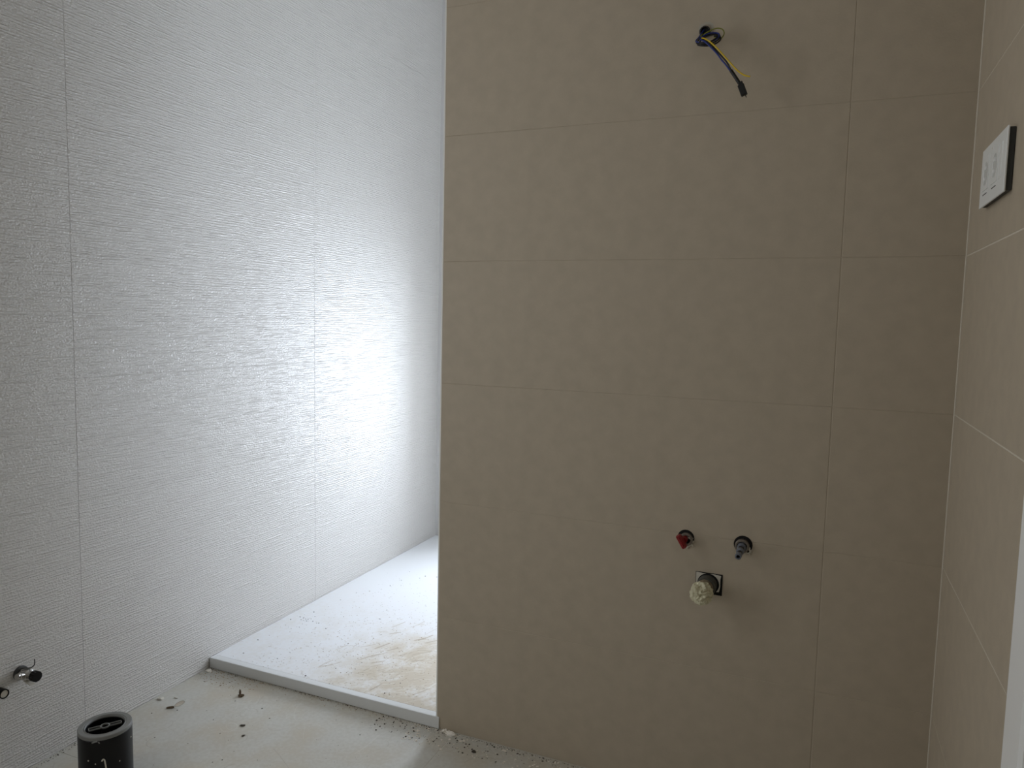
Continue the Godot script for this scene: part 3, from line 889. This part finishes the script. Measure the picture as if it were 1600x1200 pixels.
	crumbs("edge_dirt_shade", "brown crumbs for dirt and contact shade along the foot of tray edge and partition", 89, M.crumb_brown, 620, func(r: RandomNumberGenerator) -> Vector3:
		return Vector3(XL + 0.01 + 1.35 * r.randf(), 0, 0.0042 + 0.011 * pow(r.randf(), 2.4)), Vector2(0.0012, 0.0034))  # packed brown crumbs stand for contact shade as well as dirt
	crumbs("floor_specks", "dark specks strewn over the open floor", 85, M.crumb_dark, 90, func(r: RandomNumberGenerator) -> Vector3:
		return Vector3(r.randf_range(-0.74, 0.1), 0, r.randf_range(0.03, 0.5)), Vector2(0.0012, 0.0045))
	crumbs("wall_foot_grit", "brown grit at the foot of the white wall beside the pipe", 86, M.crumb_dark, 60, func(r: RandomNumberGenerator) -> Vector3:
		return Vector3(XL + 0.004 + 0.012 * r.randf(), 0, r.randf_range(0.43, 0.56)), Vector2(0.0015, 0.004))
	crumbs("tray_specks", "dark specks strewn over the white shower tray", 87, M.crumb_dark, 150, func(r: RandomNumberGenerator) -> Vector3:
		if r.randf() < 0.25:
			return Vector3(-0.70 + r.randfn(0.0, 0.022), TRAY_H, -0.335 + r.randfn(0.0, 0.035))
		return Vector3(r.randf_range(-0.74, -0.03), TRAY_H, -0.02 - 1.0 * pow(r.randf(), 1.2)), Vector2(0.0012, 0.0055))
	crumbs("tray_grit", "tan grit over the dusty front part of the shower tray", 88, M.crumb_tan, 600, func(r: RandomNumberGenerator) -> Vector3:
		return Vector3(clampf(-0.30 + r.randfn(0.0, 0.16), -0.72, -0.02), TRAY_H, clampf(-0.26 + r.randfn(0.0, 0.13), -0.7, -0.02)), Vector2(0.001, 0.0036))


func crumbs(called: String, label: String, s: int, m: Material, count: int, where: Callable, sizes: Vector2) -> void:
	var r := RandomNumberGenerator.new()
	r.seed = s
	var mm := MultiMesh.new()
	mm.transform_format = MultiMesh.TRANSFORM_3D
	mm.mesh = chip_mesh(s + 100, Vector3(1, 0.62, 0.72))
	mm.instance_count = count
	for i in count:
		var p: Vector3 = where.call(r)
		var k := lerpf(sizes.x, sizes.y, pow(r.randf(), 2.2))
		mm.set_instance_transform(i, Transform3D(Basis(Vector3.UP, r.randf() * TAU).scaled(Vector3(k, k, k) * Vector3(r.randf_range(0.7, 1.4), r.randf_range(0.5, 1.0), 1.0)), p))
	var o := MultiMeshInstance3D.new()
	o.name = called
	o.multimesh = mm
	o.material_override = m
	add_child(o, true)
	tag(o, label, "grit", "", "stuff")


func day_fill_light(q: Rect2, z: float, turn: float, energy: float, c: Color) -> void:
	var day := AreaLight3D.new()
	day.name = "day_fill_light"
	day.area_size = q.size - Vector2(0.08, 0.08)
	day.light_energy = energy
	day.light_color = c
	day.area_range = 8.0
	day.area_attenuation = 2.0
	day.shadow_enabled = true
	day.transform = Transform3D(Basis(Vector3.UP, turn), Vector3.ZERO) * Transform3D(Basis(Vector3.UP, PI), Vector3(q.get_center().x, q.get_center().y, z))
	add_child(day, true)


func _ready() -> void:
	rng.seed = 7
	# camera, found from the tile joints
	var cam := Camera3D.new()
	cam.name = "camera"
	cam.fov = rad_to_deg(2.0 * atan(600.0 / 1142.04))
	cam.near = 0.02
	cam.far = 50.0
	cam.transform = Transform3D(Basis(Vector3(0.92069821, 0.02196586, -0.38965664), Vector3(-0.05471052, 0.99582023, -0.07313573), Vector3(0.38642148, 0.08865425, 0.91805167)), Vector3(0.86906, 1.06564, 1.60719))
	add_child(cam)
	cam.current = true
	var we := WorldEnvironment.new()
	var env := Environment.new()
	env.background_mode = Environment.BG_COLOR
	env.background_color = Color(0.75, 0.83, 0.95)
	env.tonemap_mode = Environment.TONE_MAPPER_LINEAR
	env.tonemap_exposure = 1.0
	env.sdfgi_enabled = true
	env.ssao_enabled = true
	env.ssil_enabled = true
	we.environment = env
	add_child(we)
	# the shower window, then two unseen fill lights added to brighten the room
	day_fill_light(WIN, -DEPTH - 0.19, 0.0, 1.82, Color(0.90, 0.94, 1.0))
	day_fill_light(SIDE_FILL, -XR - 0.09, -PI / 2, 0.70, Color(0.97, 0.975, 1.0))  # fill added to lift the recess wall
	day_fill_light(REAR_FILL, XL - 0.09, PI / 2, 0.55, Color(1.0, 0.965, 0.91))  # fill added to lift the greige walls and casing

	materials()
	shell()
	white_wall()
	greige_walls()
	door()
	shower_tray()
	drain_pipe()
	socket()
	wires()
	hot_outlet()
	cold_outlet()
	waste_outlet()
	angle_valve()
	litter()
